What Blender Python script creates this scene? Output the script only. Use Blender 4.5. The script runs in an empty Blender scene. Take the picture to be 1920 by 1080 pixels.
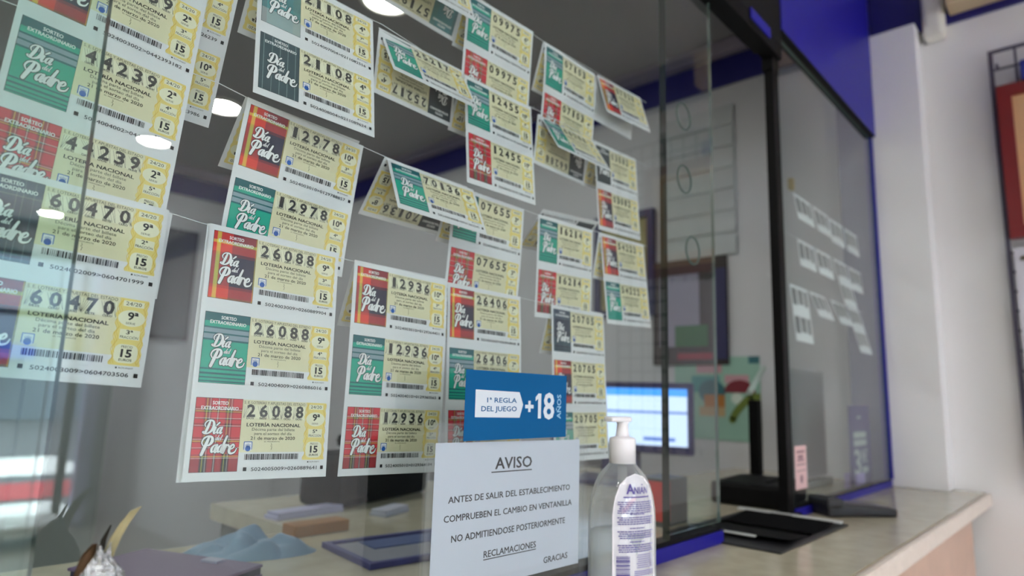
import bpy, bmesh, math, random
import numpy as np
from mathutils import Vector, Matrix, noise
random.seed(7)
SC = bpy.context.scene
COL = SC.collection
PI = math.pi

# ------------------------------------------------------------------ camera, world, light, exposure
# x runs along the counter, y from the customers (negative) to the staff (positive), z up; camera height is z = 0
F_PX, YAW, PITCH, ROLL, CAM_Y = 1216.5287, 0.7453902, 0.1626893, 0.0305101, -0.548806
cam_d = bpy.data.cameras.new('camera'); cam = bpy.data.objects.new('camera', cam_d); COL.objects.link(cam)
fwd = Vector((math.cos(YAW)*math.cos(PITCH), math.sin(YAW)*math.cos(PITCH), math.sin(PITCH)))
rgt = Vector((math.sin(YAW), -math.cos(YAW), 0)); up = rgt.cross(fwd)
r2 = rgt*math.cos(ROLL)+up*math.sin(ROLL); u2 = -rgt*math.sin(ROLL)+up*math.cos(ROLL)
M4 = Matrix.Identity(4)
for i, v in enumerate((r2, u2, -fwd)):
    for j in range(3): M4[j][i] = v[j]
M4.translation = (0, CAM_Y, 0)
cam.matrix_world = M4
cam_d.sensor_width = 36; cam_d.lens = F_PX*36/1920; cam_d.clip_start = .01; cam_d.clip_end = 100
cam_d.dof.use_dof = True; cam_d.dof.focus_distance = .555; cam_d.dof.aperture_fstop = 4.2
SC.camera = cam
SC.view_settings.view_transform = 'Standard'; SC.view_settings.look = 'None'
SC.view_settings.gamma = 1; SC.view_settings.use_curve_mapping = False
SC.view_settings.exposure = 1.36
SKY = 9.0
W_ = bpy.data.worlds.new('sky'); SC.world = W_; W_.use_nodes = True
bg = W_.node_tree.nodes['Background']; bg.inputs[0].default_value = (.86, .93, 1, 1); bg.inputs[1].default_value = SKY
SC.cycles.transparent_max_bounces = 24; SC.cycles.max_bounces = 10; SC.cycles.diffuse_bounces = 5
SC.cycles.glossy_bounces = 5; SC.cycles.transmission_bounces = 8
SC.cycles.sample_clamp_indirect = 6; SC.cycles.caustics_reflective = False; SC.cycles.caustics_refractive = False
FLOOR, CNT, CEIL = -1.28, -.2305, 1.385
XW, XL, YB, YF = 2.285, -3.2, 3.75, -6.5
LAMP_CUSTOMER, LAMP_STAFF = 155, 41
# daylight through the shop front: a portal fills the opening, sampled from the sky
pl = bpy.data.lights.new('shopfront_daylight', 'AREA'); pl.shape = 'RECTANGLE'; pl.size = 4.4; pl.size_y = 2.4
po = bpy.data.objects.new('shopfront_daylight', pl); COL.objects.link(po); po.location = (-.3, YF+.04, -.08)
po.rotation_euler = (PI/2, 0, 0); pl.cycles.is_portal = True

# ------------------------------------------------------------------ helpers
def lin(c):
    return tuple(((x/255)/12.92 if x/255 <= .04045 else ((x/255+.055)/1.055)**2.4) for x in c)+(1,)
def mat(name, c, rough=.5, metal=0, spec=.5, noise_s=0, noise_a=0, bump=0, coat=0):
    m = bpy.data.materials.new(name); m.use_nodes = True; nt = m.node_tree; b = nt.nodes['Principled BSDF']
    col = lin(c); b.inputs['Base Color'].default_value = col
    b.inputs['Roughness'].default_value = rough; b.inputs['Metallic'].default_value = metal
    b.inputs['Specular IOR Level'].default_value = spec
    b.inputs['Coat Weight'].default_value = coat
    if noise_s:
        tc = nt.nodes.new('ShaderNodeTexCoord'); n = nt.nodes.new('ShaderNodeTexNoise'); n.inputs['Scale'].default_value = noise_s
        n.inputs['Detail'].default_value = 6
        nt.links.new(tc.outputs['Object'], n.inputs['Vector'])
        if noise_a:
            r = nt.nodes.new('ShaderNodeValToRGB'); r.color_ramp.elements[0].position = .3; r.color_ramp.elements[1].position = .7
            r.color_ramp.elements[0].color = tuple(x*(1-noise_a) for x in col[:3])+(1,)
            r.color_ramp.elements[1].color = tuple(min(1, x*(1+noise_a)) for x in col[:3])+(1,)
            nt.links.new(n.outputs['Fac'], r.inputs[0]); nt.links.new(r.outputs[0], b.inputs['Base Color'])
        if bump:
            bp = nt.nodes.new('ShaderNodeBump'); bp.inputs['Strength'].default_value = bump; bp.inputs['Distance'].default_value = .01
            nt.links.new(n.outputs['Fac'], bp.inputs['Height']); nt.links.new(bp.outputs[0], b.inputs['Normal'])
    return m
def emis(name, c, s):
    m = bpy.data.materials.new(name); m.use_nodes = True; b = m.node_tree.nodes['Principled BSDF']
    b.inputs['Base Color'].default_value = (0, 0, 0, 1); b.inputs['Emission Color'].default_value = lin(c); b.inputs['Emission Strength'].default_value = s
    return m
def clear(name, tint, ior=1.6, rough=0.0, haze=0, rim=0):
    # sheet glass or thin clear plastic: lets light straight through, mirrors by Fresnel on its outer side
    m = bpy.data.materials.new(name); m.use_nodes = True; nt = m.node_tree
    for n in list(nt.nodes): nt.nodes.remove(n)
    out = nt.nodes.new('ShaderNodeOutputMaterial'); tr = nt.nodes.new('ShaderNodeBsdfTransparent'); gl = nt.nodes.new('ShaderNodeBsdfGlossy')
    fr = nt.nodes.new('ShaderNodeFresnel'); geo = nt.nodes.new('ShaderNodeNewGeometry'); mx = nt.nodes.new('ShaderNodeMixShader')
    inv = nt.nodes.new('ShaderNodeMath'); inv.operation = 'SUBTRACT'; inv.inputs[0].default_value = 1
    mul = nt.nodes.new('ShaderNodeMath'); mul.operation = 'MULTIPLY'
    tr.inputs[0].default_value = tuple(tint)+(1,); gl.inputs['Roughness'].default_value = rough; gl.inputs[0].default_value = (1, 1, 1, 1)
    fr.inputs['IOR'].default_value = ior
    L = nt.links.new
    L(geo.outputs['Backfacing'], inv.inputs[1]); L(fr.outputs[0], mul.inputs[0]); L(inv.outputs[0], mul.inputs[1])
    L(mul.outputs[0], mx.inputs[0]); L(tr.outputs[0], mx.inputs[1]); L(gl.outputs[0], mx.inputs[2])
    last = mx
    if haze:
        df = nt.nodes.new('ShaderNodeBsdfDiffuse'); df.inputs[0].default_value = (.8, .84, .84, 1)
        m2 = nt.nodes.new('ShaderNodeMixShader'); m2.inputs[0].default_value = haze
        if rim:   # milky plastic towards its edges; the pale rim also paints in edge highlights
            lw = nt.nodes.new('ShaderNodeLayerWeight'); lw.inputs[0].default_value = .25; pw = nt.nodes.new('ShaderNodeMath'); pw.operation = 'MULTIPLY_ADD'
            pw.inputs[1].default_value = rim; pw.inputs[2].default_value = haze; L(lw.outputs['Facing'], pw.inputs[0]); L(pw.outputs[0], m2.inputs[0])
        L(mx.outputs[0], m2.inputs[1]); L(df.outputs[0], m2.inputs[2]); last = m2
    L(last.outputs[0], out.inputs[0])
    return m
def tag(o, label, cat, group=None):
    o['label'] = label; o['category'] = cat
    if group: o['group'] = group
    return o
def thing(name, label, cat, loc=(0, 0, 0), rz=0, group=None):
    o = bpy.data.objects.new(name, None); COL.objects.link(o); o.location = loc; o.rotation_euler = (0, 0, rz)
    o.empty_display_size = .02
    return tag(o, label, cat, group)
def link(name, me, parent=None, mats=(), smooth=False, loc=None):
    o = bpy.data.objects.new(name, me); COL.objects.link(o)
    for m in mats: me.materials.append(m)
    if parent: o.parent = parent
    if loc: o.location = loc
    if smooth:
        for p in me.polygons: p.use_smooth = True
    return o
def obj(name, bm, mats, parent=None, smooth=False, loc=None):
    me = bpy.data.meshes.new(name); bmesh.ops.recalc_face_normals(bm, faces=bm.faces); bm.to_mesh(me); bm.free()
    return link(name, me, parent, mats if isinstance(mats, (list, tuple)) else [mats], smooth, loc)
def struct(name, bm, mats, loc=None):
    o = obj(name, bm, mats, loc=loc); o['kind'] = 'structure'; return o
def bx(bm, x0, x1, y0, y1, z0, z1, bev=0, mi=0, seg=2):
    a = bmesh.ops.create_cube(bm, size=1)['verts']
    for v in a:
        v.co = Vector(((x0+x1)/2+v.co.x*(x1-x0), (y0+y1)/2+v.co.y*(y1-y0), (z0+z1)/2+v.co.z*(z1-z0)))
    fs = {f for v in a for f in v.link_faces}
    for f in fs: f.material_index = mi
    if bev:
        es = list({e for v in a for e in v.link_edges})
        r = bmesh.ops.bevel(bm, geom=es, offset=bev, segments=seg, profile=.6, affect='EDGES')
        for f in r['faces']: f.material_index = mi
    return bm
def box(x0, x1, y0, y1, z0, z1, bev=0): return bx(bmesh.new(), x0, x1, y0, y1, z0, z1, bev)
def lathe(bm, prof, n=32, c=(0, 0, 0), sx=1, sy=1, caps=True):
    rings = []
    for r, z in prof:
        rings.append([bm.verts.new((c[0]+r*sx*math.cos(2*PI*i/n), c[1]+r*sy*math.sin(2*PI*i/n), c[2]+z)) for i in range(n)])
    for a, b in zip(rings, rings[1:]):
        for i in range(n): bm.faces.new((a[i], a[(i+1) % n], b[(i+1) % n], b[i]))
    if caps:
        bm.faces.new(list(reversed(rings[0]))); bm.faces.new(rings[-1])
    return bm
def tube(bm, pts, r, n=8, closed=False):
    pts = [Vector(p) for p in pts]; rings = []
    for i, p in enumerate(pts):
        if closed: d = pts[(i+1) % len(pts)]-pts[i-1]
        else: d = pts[min(i+1, len(pts)-1)]-pts[max(i-1, 0)]
        d.normalize(); a = d.orthogonal() if abs(d.y) > .9 else d.cross(Vector((0, 1, 0))); a.normalize(); b = d.cross(a)
        rr = r[i] if isinstance(r, (list, tuple)) else r
        rings.append([bm.verts.new(p+rr*(a*math.cos(2*PI*k/n)+b*math.sin(2*PI*k/n))) for k in range(n)])
    m = len(rings)
    for i in range(m if closed else m-1):
        A, B = rings[i], rings[(i+1) % m]
        for k in range(n): bm.faces.new((A[k], A[(k+1) % n], B[(k+1) % n], B[k]))
    if not closed: bm.faces.new(rings[0]); bm.faces.new(rings[-1])
    return bm

# ------------------------------------------------------------------ flat printing (text, bars, pictures) laid on a surface
_txt = {}
def text_geo(s, bold):
    k = (s, bold)
    if k not in _txt:
        cu = bpy.data.curves.new('t', 'FONT'); cu.body = s; cu.resolution_u = 2; cu.fill_mode = 'FRONT'
        if bold: cu.offset = .022 if bold is True else bold
        o = bpy.data.objects.new('t', cu); COL.objects.link(o)
        me = o.to_mesh(depsgraph=bpy.context.evaluated_depsgraph_get())
        v = np.zeros(len(me.vertices)*3); me.vertices.foreach_get('co', v); v = v.reshape(-1, 3)[:, :2].copy()
        f = [tuple(p.vertices) for p in me.polygons]
        o.to_mesh_clear(); bpy.data.objects.remove(o); bpy.data.curves.remove(cu)
        _txt[k] = (v, f)
    return _txt[k]
_cap = text_geo('H', False)[0][:, 1].max()
class Print:
    def __init__(s): s.V = []; s.n = 0; s.F = []; s.M = []; s.UV = {}
    def add(s, pts, faces, m, lay):
        b = s.n; s.V.append(np.array([(p[0], p[1], lay) for p in pts], float)); s.n += len(pts)
        for f in faces: s.F.append(tuple(i+b for i in f)); s.M.append(m)
    def quad(s, x0, y0, x1, y1, m, lay=1, nx=1, ny=1, uv=False):
        pts = [(x0+(x1-x0)*i/nx, y0+(y1-y0)*j/ny) for j in range(ny+1) for i in range(nx+1)]
        f0 = len(s.F); w = nx+1
        s.add(pts, [(j*w+i, j*w+i+1, (j+1)*w+i+1, (j+1)*w+i) for j in range(ny) for i in range(nx)], m, lay)
        if uv:
            for q, (j, i) in enumerate((j, i) for j in range(ny) for i in range(nx)):
                s.UV[f0+q] = [(a/nx, 1-b/ny) for a, b in ((i, j), (i+1, j), (i+1, j+1), (i, j+1))]
    def poly(s, pts, m, lay=1):
        c = np.mean(np.array(pts), 0); n = len(pts)
        s.add(list(pts)+[tuple(c)], [(i, (i+1) % n, n) for i in range(n)], m, lay)
    def ell(s, cx, cy, rx, ry, m, lay=1, n=24, wob=0, k=9):
        s.poly([(cx+rx*(1+wob*math.cos(k*t))*math.cos(t), cy+ry*(1+wob*math.cos(k*t))*math.sin(t)) for t in [2*PI*i/n for i in range(n)]], m, lay)
    def rrect(s, x0, y0, x1, y1, r, m, lay=1):
        P = []
        for cx, cy, a in ((x1-r, y0+r, -PI/2), (x1-r, y1-r, 0), (x0+r, y1-r, PI/2), (x0+r, y0+r, PI)):
            P += [(cx+r*math.cos(a+t*PI/8), cy+r*math.sin(a+t*PI/8)) for t in range(5)]
        s.poly(P, m, lay)
    def text(s, t, x0, x1, base, cap, m, lay=2, bold=False, rot=None, shear=0, fit=True):
        heavy = bold and not t.isdigit()      # letters are thickened by slightly shifted strikes, digits by their outline
        v, f = text_geo(t, False if heavy else bold)
        if not len(v): return
        a, b = v[:, 0].min(), v[:, 0].max(); sy = cap/_cap
        sx = (x1-x0)/(b-a) if fit else sy
        xs = x0+(v[:, 0]-a)*sx+shear*v[:, 1]*sy; ys = base-v[:, 1]*sy
        if rot:
            cx, cy, an = rot; c, q = math.cos(an), math.sin(an)
            xs, ys = cx+(xs-cx)*c-(ys-cy)*q, cy+(xs-cx)*q+(ys-cy)*c
        if heavy:
            d = cap*(.03 if bold is True else bold)
            for k, (ax, ay) in enumerate(((-d, -d*.6), (d, -d*.6), (-d, d*.6), (d, d*.6))): s.add(list(zip(xs+ax, ys+ay)), f, m, lay+k*.12)
        else: s.add(list(zip(xs, ys)), f, m, lay)
    def line(s, pts, w, m, lay=2, cap=True):
        P = np.array(pts, float); n = len(P); w = np.array(w if hasattr(w, '__len__') else [w]*n)
        d = np.gradient(P, axis=0); d /= np.maximum(np.linalg.norm(d, axis=1), 1e-9)[:, None]
        nn = np.stack([-d[:, 1], d[:, 0]], 1)*w[:, None]/2
        s.add([tuple(p) for p in P+nn]+[tuple(p) for p in P-nn], [(i, i+1, n+i+1, n+i) for i in range(n-1)], m, lay)
        if cap:
            for e in (0, -1): s.ell(P[e][0], P[e][1], w[e]/2, w[e]/2, m, lay, 8)
    def build(s, name, fn, mats, parent=None):
        A = np.concatenate(s.V); co = fn(A)
        me = bpy.data.meshes.new(name); me.from_pydata([tuple(c) for c in co], [], s.F)
        me.polygons.foreach_set('material_index', np.array(s.M, dtype=np.int32))
        if s.UV:
            uv = me.uv_layers.new(name='UVMap').data
            for p in me.polygons:
                if p.index in s.UV:
                    for li, c in zip(p.loop_indices, s.UV[p.index]): uv[li].uv = c
        return link(name, me, parent, mats)
def spline(p, n=6):
    p = np.array(p, float); q = np.vstack([2*p[0]-p[1], p, 2*p[-1]-p[-2]]); out = []
    for i in range(1, len(q)-2):
        for t in np.arange(n)/n:
            a, b, c, d = q[i-1], q[i], q[i+1], q[i+2]
            out.append(.5*((2*b)+(-a+c)*t+(2*a-5*b+4*c-d)*t*t+(-a+3*b-3*c+d)*t**3))
    return np.array(out+[p[-1]])
# brush-script letters: strokes of (x, y, width), y up, capital height 1
SCRIPT = {
 'D': (.95, [[(.42, .93, .14), (.34, .5, .2), (.24, .1, .18)],
      [(.12, .5, .06), (.0, .68, .09), (.1, .9, .09), (.4, 1.0, .09), (.72, .9, .16), (.86, .55, .22), (.72, .18, .17), (.4, .0, .1), (.1, .03, .1), (-.02, .12, .09), (.1, .16, .05), (.28, .06, .06)]]),
 'P': (.80, [[(.40, .90, .15), (.30, .45, .21), (.16, -.12, .19)],
      [(.1, .42, .06), (-.06, .62, .09), (.04, .88, .1), (.36, 1.0, .1), (.66, .92, .15), (.74, .68, .2), (.58, .46, .12), (.34, .42, .07)]]),
 'a': (.52, [[(.40, .44, .1), (.24, .46, .08), (.08, .26, .15), (.12, .05, .13), (.26, .08, .07), (.42, .34, .07)], [(.44, .46, .16), (.36, .14, .17), (.44, .0, .1), (.56, .12, .06)]]),
 'i': (.26, [[(.12, .46, .16), (.05, .14, .17), (.12, .0, .1), (.26, .12, .06)]]),
 'í': (.28, [[(.12, .46, .16), (.05, .14, .17), (.12, .0, .1), (.28, .12, .06)], [(.16, .62, .1), (.36, .82, .13)]]),
 'd': (.54, [[(.40, .44, .1), (.24, .46, .08), (.08, .26, .15), (.12, .05, .13), (.26, .08, .07), (.42, .34, .07)], [(.56, 1.0, .13), (.44, .5, .16), (.36, .14, .17), (.44, .0, .1), (.58, .12, .06)]]),
 'e': (.46, [[(.06, .2, .06), (.28, .26, .07), (.36, .4, .09), (.24, .48, .09), (.08, .3, .15), (.1, .08, .15), (.24, .0, .11), (.46, .14, .05)]]),
 'E': (.62, [[(.04, .2, .06), (.3, .24, .08), (.42, .38, .1), (.3, .5, .1), (.1, .32, .17), (.1, .06, .17), (.28, -.06, .13), (.58, .02, .09), (.68, .26, .05)]]),
 'l': (.24, [[(.24, 1.0, .13), (.08, .3, .15), (.06, .08, .14), (.14, .0, .09), (.26, .12, .05)]]),
 'r': (.42, [[(.12, .46, .16), (.02, .0, .17)], [(.06, .2, .07), (.2, .42, .09), (.32, .46, .12), (.4, .36, .1)]]),
}
def script(P, word, x, base, cap, m, mo, lay, xs=1.0, sh=.18, ol=.09):
    for ch in word:
        adv, strokes = SCRIPT[ch]
        for st in strokes:
            q = spline(st); px = x+(q[:, 0]*xs+sh*q[:, 1])*cap; py = base-q[:, 1]*cap
            P.line(list(zip(px, py)), (q[:, 2]+ol)*cap, mo, lay); P.line(list(zip(px, py)), q[:, 2]*cap, m, lay+1)
        x += adv*cap*xs
    return x

# ------------------------------------------------------------------ ticket materials
PAPER = mat('ticket_paper', (227, 227, 227), .55, spec=.3)
YEL = mat('ticket_yellow', (226, 219, 180), .55, spec=.3); GOLD = mat('ticket_gold', (238, 216, 128), .55, spec=.3)
GOLDL = mat('ticket_gold_line', (228, 188, 80), .55, spec=.3); PALE = mat('ticket_pale_yellow', (236, 232, 200), .55, spec=.3)
INK = mat('ink_black', (34, 34, 36), .6, spec=.2); INKG = mat('ink_grey', (84, 84, 80), .6, spec=.2); NUMI = mat('ink_number', (78, 78, 74), .6, spec=.2, noise_s=2600, noise_a=.75)
WHITE_INK = mat('ink_white', (244, 244, 242), .55, spec=.3); SHADE_INK = mat('ink_outline', (42, 48, 52), .6, spec=.2)
LOGO = mat('ink_blue', (40, 96, 178), .6, spec=.2); HASH = mat('ink_hatch', (112, 112, 100), .6, spec=.2)
def ramp(nt, stops):
    r = nt.nodes.new('ShaderNodeValToRGB'); cr = r.color_ramp; cr.interpolation = 'CONSTANT'
    while len(cr.elements) > 1: cr.elements.remove(cr.elements[-1])
    cr.elements[0].position = 0; cr.elements[0].color = lin(stops[0][1])
    for p, c in stops[1:32]:
        e = cr.elements.new(p); e.color = lin(c)
    return r
def weave(name, across, down, period=1.15, amt=1.0):
    # woven cloth print: warp and weft bands exchanged along diagonal twill lines; uv 1 = 36.8 x 57 mm
    m = bpy.data.materials.new(name); m.use_nodes = True; nt = m.node_tree; b = nt.nodes['Principled BSDF']; L = nt.links.new
    b.inputs['Roughness'].default_value = .55; b.inputs['Specular IOR Level'].default_value = .3
    uv = nt.nodes.new('ShaderNodeUVMap'); sp = nt.nodes.new('ShaderNodeSeparateXYZ'); L(uv.outputs[0], sp.inputs[0])
    ra, rd = ramp(nt, across), ramp(nt, down)
    iv = nt.nodes.new('ShaderNodeMath'); iv.operation = 'SUBTRACT'; iv.inputs[0].default_value = 1; L(sp.outputs[1], iv.inputs[1])
    L(sp.outputs[0], ra.inputs[0]); L(iv.outputs[0], rd.inputs[0])
    mu = nt.nodes.new('ShaderNodeMath'); mu.operation = 'MULTIPLY'; mu.inputs[1].default_value = 36.8/period; L(sp.outputs[0], mu.inputs[0])
    ma = nt.nodes.new('ShaderNodeMath'); ma.operation = 'MULTIPLY_ADD'; ma.inputs[1].default_value = 57/period; L(iv.outputs[0], ma.inputs[0]); L(mu.outputs[0], ma.inputs[2])
    fr = nt.nodes.new('ShaderNodeMath'); fr.operation = 'FRACT'; L(ma.outputs[0], fr.inputs[0])
    gt = nt.nodes.new('ShaderNodeMath'); gt.operation = 'GREATER_THAN'; gt.inputs[1].default_value = .5; L(fr.outputs[0], gt.inputs[0])
    am = nt.nodes.new('ShaderNodeMath'); am.operation = 'MULTIPLY'; am.inputs[1].default_value = amt; L(gt.outputs[0], am.inputs[0])
    mx = nt.nodes.new('ShaderNodeMix'); mx.data_type = 'RGBA'; L(am.outputs[0], mx.inputs[0]); L(rd.outputs[0], mx.inputs[6]); L(ra.outputs[0], mx.inputs[7])
    L(mx.outputs[2], b.inputs['Base Color'])
    return m
R_, DR, G_, K_, Y_, LT = (214, 58, 66), (150, 40, 50), (40, 84, 66), (48, 30, 36), (222, 206, 92), (226, 206, 200)
def cols(base, groups, w=.013):
    st = [(0, base)]
    for c, seq in groups:
        n = len(seq); p = c-n*w/2
        for i, q in enumerate(seq): st.append((p+i*w, q))
        st.append((p+n*w, base))
    return st
seqA = [DR, K_, DR, Y_, G_, G_, LT, G_, K_, DR]
RED = weave('print_red_tartan', cols(R_, [(.26, [DR, K_, G_, Y_, G_, K_, G_, LT, K_, DR]), (.48, [K_, LT, K_]), (.72, [DR, K_, G_, Y_, G_, K_, G_, LT, K_, DR])], .017),
            cols(R_, [(.16, [K_, DR, LT, G_, Y_, K_]), (.28, [LT, K_]), (.37, [K_, DR, LT, K_]), (.57, [K_, DR, LT, G_, Y_, K_]), (.68, [LT, K_]), (.80, [K_, DR, Y_, G_, LT, K_])], .012), .9)
TEALC, TD, TG = (40, 174, 144), (26, 84, 98), (156, 166, 180)
TEAL = weave('print_teal_stripe', [(0, (26, 142, 124))],
             [(0, TD), (.125, TEALC), (.20, TD), (.225, TG), (.285, TD), (.305, TG), (.375, TD), (.40, TEALC), (.79, TD), (.815, TEALC), (.855, TD), (.88, TEALC), (.915, TD), (.935, TEALC), (.965, TD), (.985, TEALC)], 1.3, .42)
ORC, NV, DM = (230, 70, 56), (44, 44, 66), (124, 34, 44)
ORANGE = weave('print_orange_navy_tartan', [(0, ORC), (.075, (246, 236, 96)), (.165, ORC), (.43, NV), (.98, (210, 190, 80))],
               [(0, (190, 54, 50)), (.125, (240, 228, 96)), (.17, ORC), (.3, DM), (.345, NV), (.8, (170, 48, 50)), (.84, ORC), (.975, (190, 120, 60))], .95)
NAVY = weave('print_navy_tartan', [(0, (70, 84, 100)), (.1, (44, 54, 74)), (.3, (96, 112, 120)), (.315, (50, 60, 80)), (.6, (120, 130, 128)), (.615, (52, 62, 82)), (.7, (120, 132, 132)), (.715, (46, 58, 74)), (.86, (100, 116, 120)), (.88, (50, 66, 80))],
             [(0, (66, 86, 104)), (.2, (120, 130, 126)), (.215, (50, 60, 78)), (.5, (40, 46, 56)), (.68, (112, 126, 124)), (.695, (54, 90, 98)), (.86, (30, 40, 48)), (.9, (60, 100, 106)), (.93, (30, 40, 48)), (.96, (60, 100, 106))], .9)
SLC = (60, 82, 88)
SLATE = weave('print_slate_pinstripe', [(0, SLC)]+sum([[(p, (160, 186, 184)), (p+.014, SLC)] for p in (.08, .29, .49, .69, .89)], []), [(0, SLC)], .6, 1.0)
CHECK = weave('print_pale_check', [(0, (150, 88, 100)), (.12, (150, 176, 176)), (.8, (176, 172, 150))], [(0, (40, 120, 124)), (.55, (46, 134, 136)), (.72, (150, 170, 168)), (1, (150, 170, 168))], .5, .42)
DARKP = weave('print_dark_green', [(0, (38, 52, 54))], [(0, (38, 52, 54)), (.82, (44, 58, 60))], .8, .5)
COVERS = {'red': RED, 'teal': TEAL, 'orange': ORANGE, 'navy': NAVY, 'slate': SLATE, 'check': CHECK, 'dark': DARKP}
WORD = dict(zip('0123456789', 'CERO UNO DOS TRES CUATRO CINCO SEIS SIETE OCHO NUEVE'.split()))
TW, TH = 122.0, 68.93            # one ticket, mm
PT, PL, PR, PB = 5.2, 4.4, 41.3, 62.0   # picture panel inside the ticket (top, left, right, bottom)

def cover(P, oy, bend_n=6):
    P.quad(PL-.35, oy+PT-.35, PR+.3, oy+PB+.3, 2, 1, 2, bend_n)
    P.quad(PL, oy+PT, PR, oy+PB, 0, 2, 2, bend_n, uv=True)
    y = oy+PT
    P.text('SORTEO', 17.2, 29.6, y+4.9, 2.7, 1, 4, True); P.text('EXTRAORDINARIO', 8.6, 38.2, y+9.0, 2.7, 1, 4, True)
    script(P, 'Día', 11.6, y+27.6, 10.4, 1, 2, 3, .80)
    script(P, 'del', 21.6, y+32.6, 4.0, 1, 2, 3, 1.0, .2, .08)
    script(P, 'PadrE', 11.0, y+42.2, 12.6, 1, 2, 3, .75)
def panel(P, oy, num, serie, frac, serial, fine=True, bend_n=6, rnd=None):
    # material slots: 0 yellow 1 gold 2 gold line 3 pale 4 ink 5 grey ink 6 number 7 blue 8 hatch 9 paper white
    rnd = rnd or random.Random(num+str(frac)); y = oy+PT
    P.quad(41.5, y, 118, y+42.2, 0, 1, 2, bend_n)
    n = 40; R, Lf = [], []
    for i in range(n+1):
        t = i/n; Lf.append((98.6+.8*math.sin(t*44)+.5*math.sin(t*17), y+t*49)); R.append((118.2+.5*math.sin(t*40), y+t*49))
    P.add(Lf+R, [(i, i+1, n+2+i, n+1+i) for i in range(n)], 1, 2)
    if fine:
        for k in (0, 1, 2):
            P.line([(98.9+k*.9+.9*math.sin(t*30+k), y+1+t*47) for t in np.linspace(0, 1, 40)], .3, 2, 3, False)
            P.line([(117.6-k*.9+.9*math.sin(t*30+k), y+1+t*47) for t in np.linspace(0, 1, 40)], .3, 2, 3, False)
    P.quad(101.4, y+1.7, 115.4, y+5.9, 3, 4); P.ell(108.3, y+14.4, 9.0, 6.1, 3, 4, 32)
    P.quad(102.0, y+22.8, 115.4, y+30, 3, 4); P.rrect(100.4, y+33.6, 116, y+47.2, 4.5, 3, 4)
    P.text('24/20', 103, 113.6, y+5, 2.6, 4, 6); P.text(serie+'ª', 105.6-(1.8 if len(serie) > 1 else 0), 112.4+(.6 if len(serie) > 1 else 0), y+15.6, 5.6, 4, 6, .035)
    P.text('SERIE', 104.8, 111.2, y+18.9, 1.5, 5, 6)
    P.text(frac+'ª', 106.2, 110.6, y+26.2, 2.9, 4, 6, True); P.text('FRACCIÓN', 102.6, 114.6, y+29.4, 1.9, 4, 6)
    P.text('PRECIO', 104.6, 112, y+36.4, 1.8, 4, 6); P.text('15', 104.7, 112.1, y+42.8, 5.4, 4, 6, .035); P.text('EUROS', 104.2, 112.6, y+45.8, 1.7, 4, 6, True)
    P.text('S. E. LOTERÍAS Y APUESTAS DEL ESTADO', 42.8, 97.4, y+3.2, 2.2, 5, 5)
    if fine:
        for i in range(5):
            x = 43.6+i*10.9; a = rnd.choice((-.5, .35, .8))
            P.quad(x-.6, y+4.2, x+10.3, y+15.2, 3, 2)
            for k in range(6):
                x0 = x+k*1.7; P.line([(x0, y+4.6), (min(max(x0+a*10, x-.6), x+10.6), y+15.0)], .22, 8, 3, False)
            P.text(WORD[num[i]], x+2, x+8, y+15.6, 1.5, 4, 6, True)
    for i, ch in enumerate(num):
        x = 45.4+i*10.9; P.text(ch, x+(1.6 if ch == '1' else 0), x+(5.6 if ch == '1' else 7.2), y+13.5, 9.4, 6, 5, .03)
    P.text('LOTERÍA NACIONAL', 46.2, 94, y+21.5, 2.7, 4, 5, .036)
    P.text('Décima parte del billete', 51.0, 89, y+24.9, 2.3, 5, 5); P.text('para el sorteo del día', 53.2, 86.4, y+28.3, 2.3, 5, 5)
    P.text('21 de marzo de 2020', 50.4, 89.6, y+32.2, 2.6, 4, 5, .012); P.text('EL PRESIDENTE', 62.4, 76, y+34.2, .9, 5, 5)
    P.line([(68.6, y+35), (69.2, y+36.6), (68.2, y+37.2), (69.4, y+38), (68.8, y+40.4)], .3, 4, 5, False)
    P.rrect(45.2, y+33.6, 52.4, y+40.2, .5, 7, 3); P.rrect(45.8, y+34.2, 51.8, y+40.9, .4, 9, 4)
    P.ell(48.8, y+39.2, 2.3, 2.3, 7, 5, 14)
    for k in range(5): P.line([(48.8+(k-2)*.5, y+38.4), (48.8+(k-2)*.95, y+35.2+.35*abs(k-2))], .35, 7, 5, False)
    x = 46.6
    while x < 93.6:
        w = rnd.choice((.35, .35, .7, 1.05)); P.quad(x, y+43.6, min(x+w, 94), y+48.2, 4, 5); x += w+rnd.choice((.35, .45, .8))
    P.text('RCM-FNMT', 105, 114.6, y+51.4, 1.2, 5, 5); P.quad(102.8, y+50.2, 104, y+51.4, 5, 5)
    P.quad(46.2, y+54, 49.1, y+57, 4, 5); P.quad(115.7, y+54.2, 118.4, y+57.2, 4, 5)
    P.text(serial, 53, 112.2, y+57.1, 2.8, 4, 5, .012)
PM = [YEL, GOLD, GOLDL, PALE, INK, INKG, NUMI, LOGO, HASH, PAPER]

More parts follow.
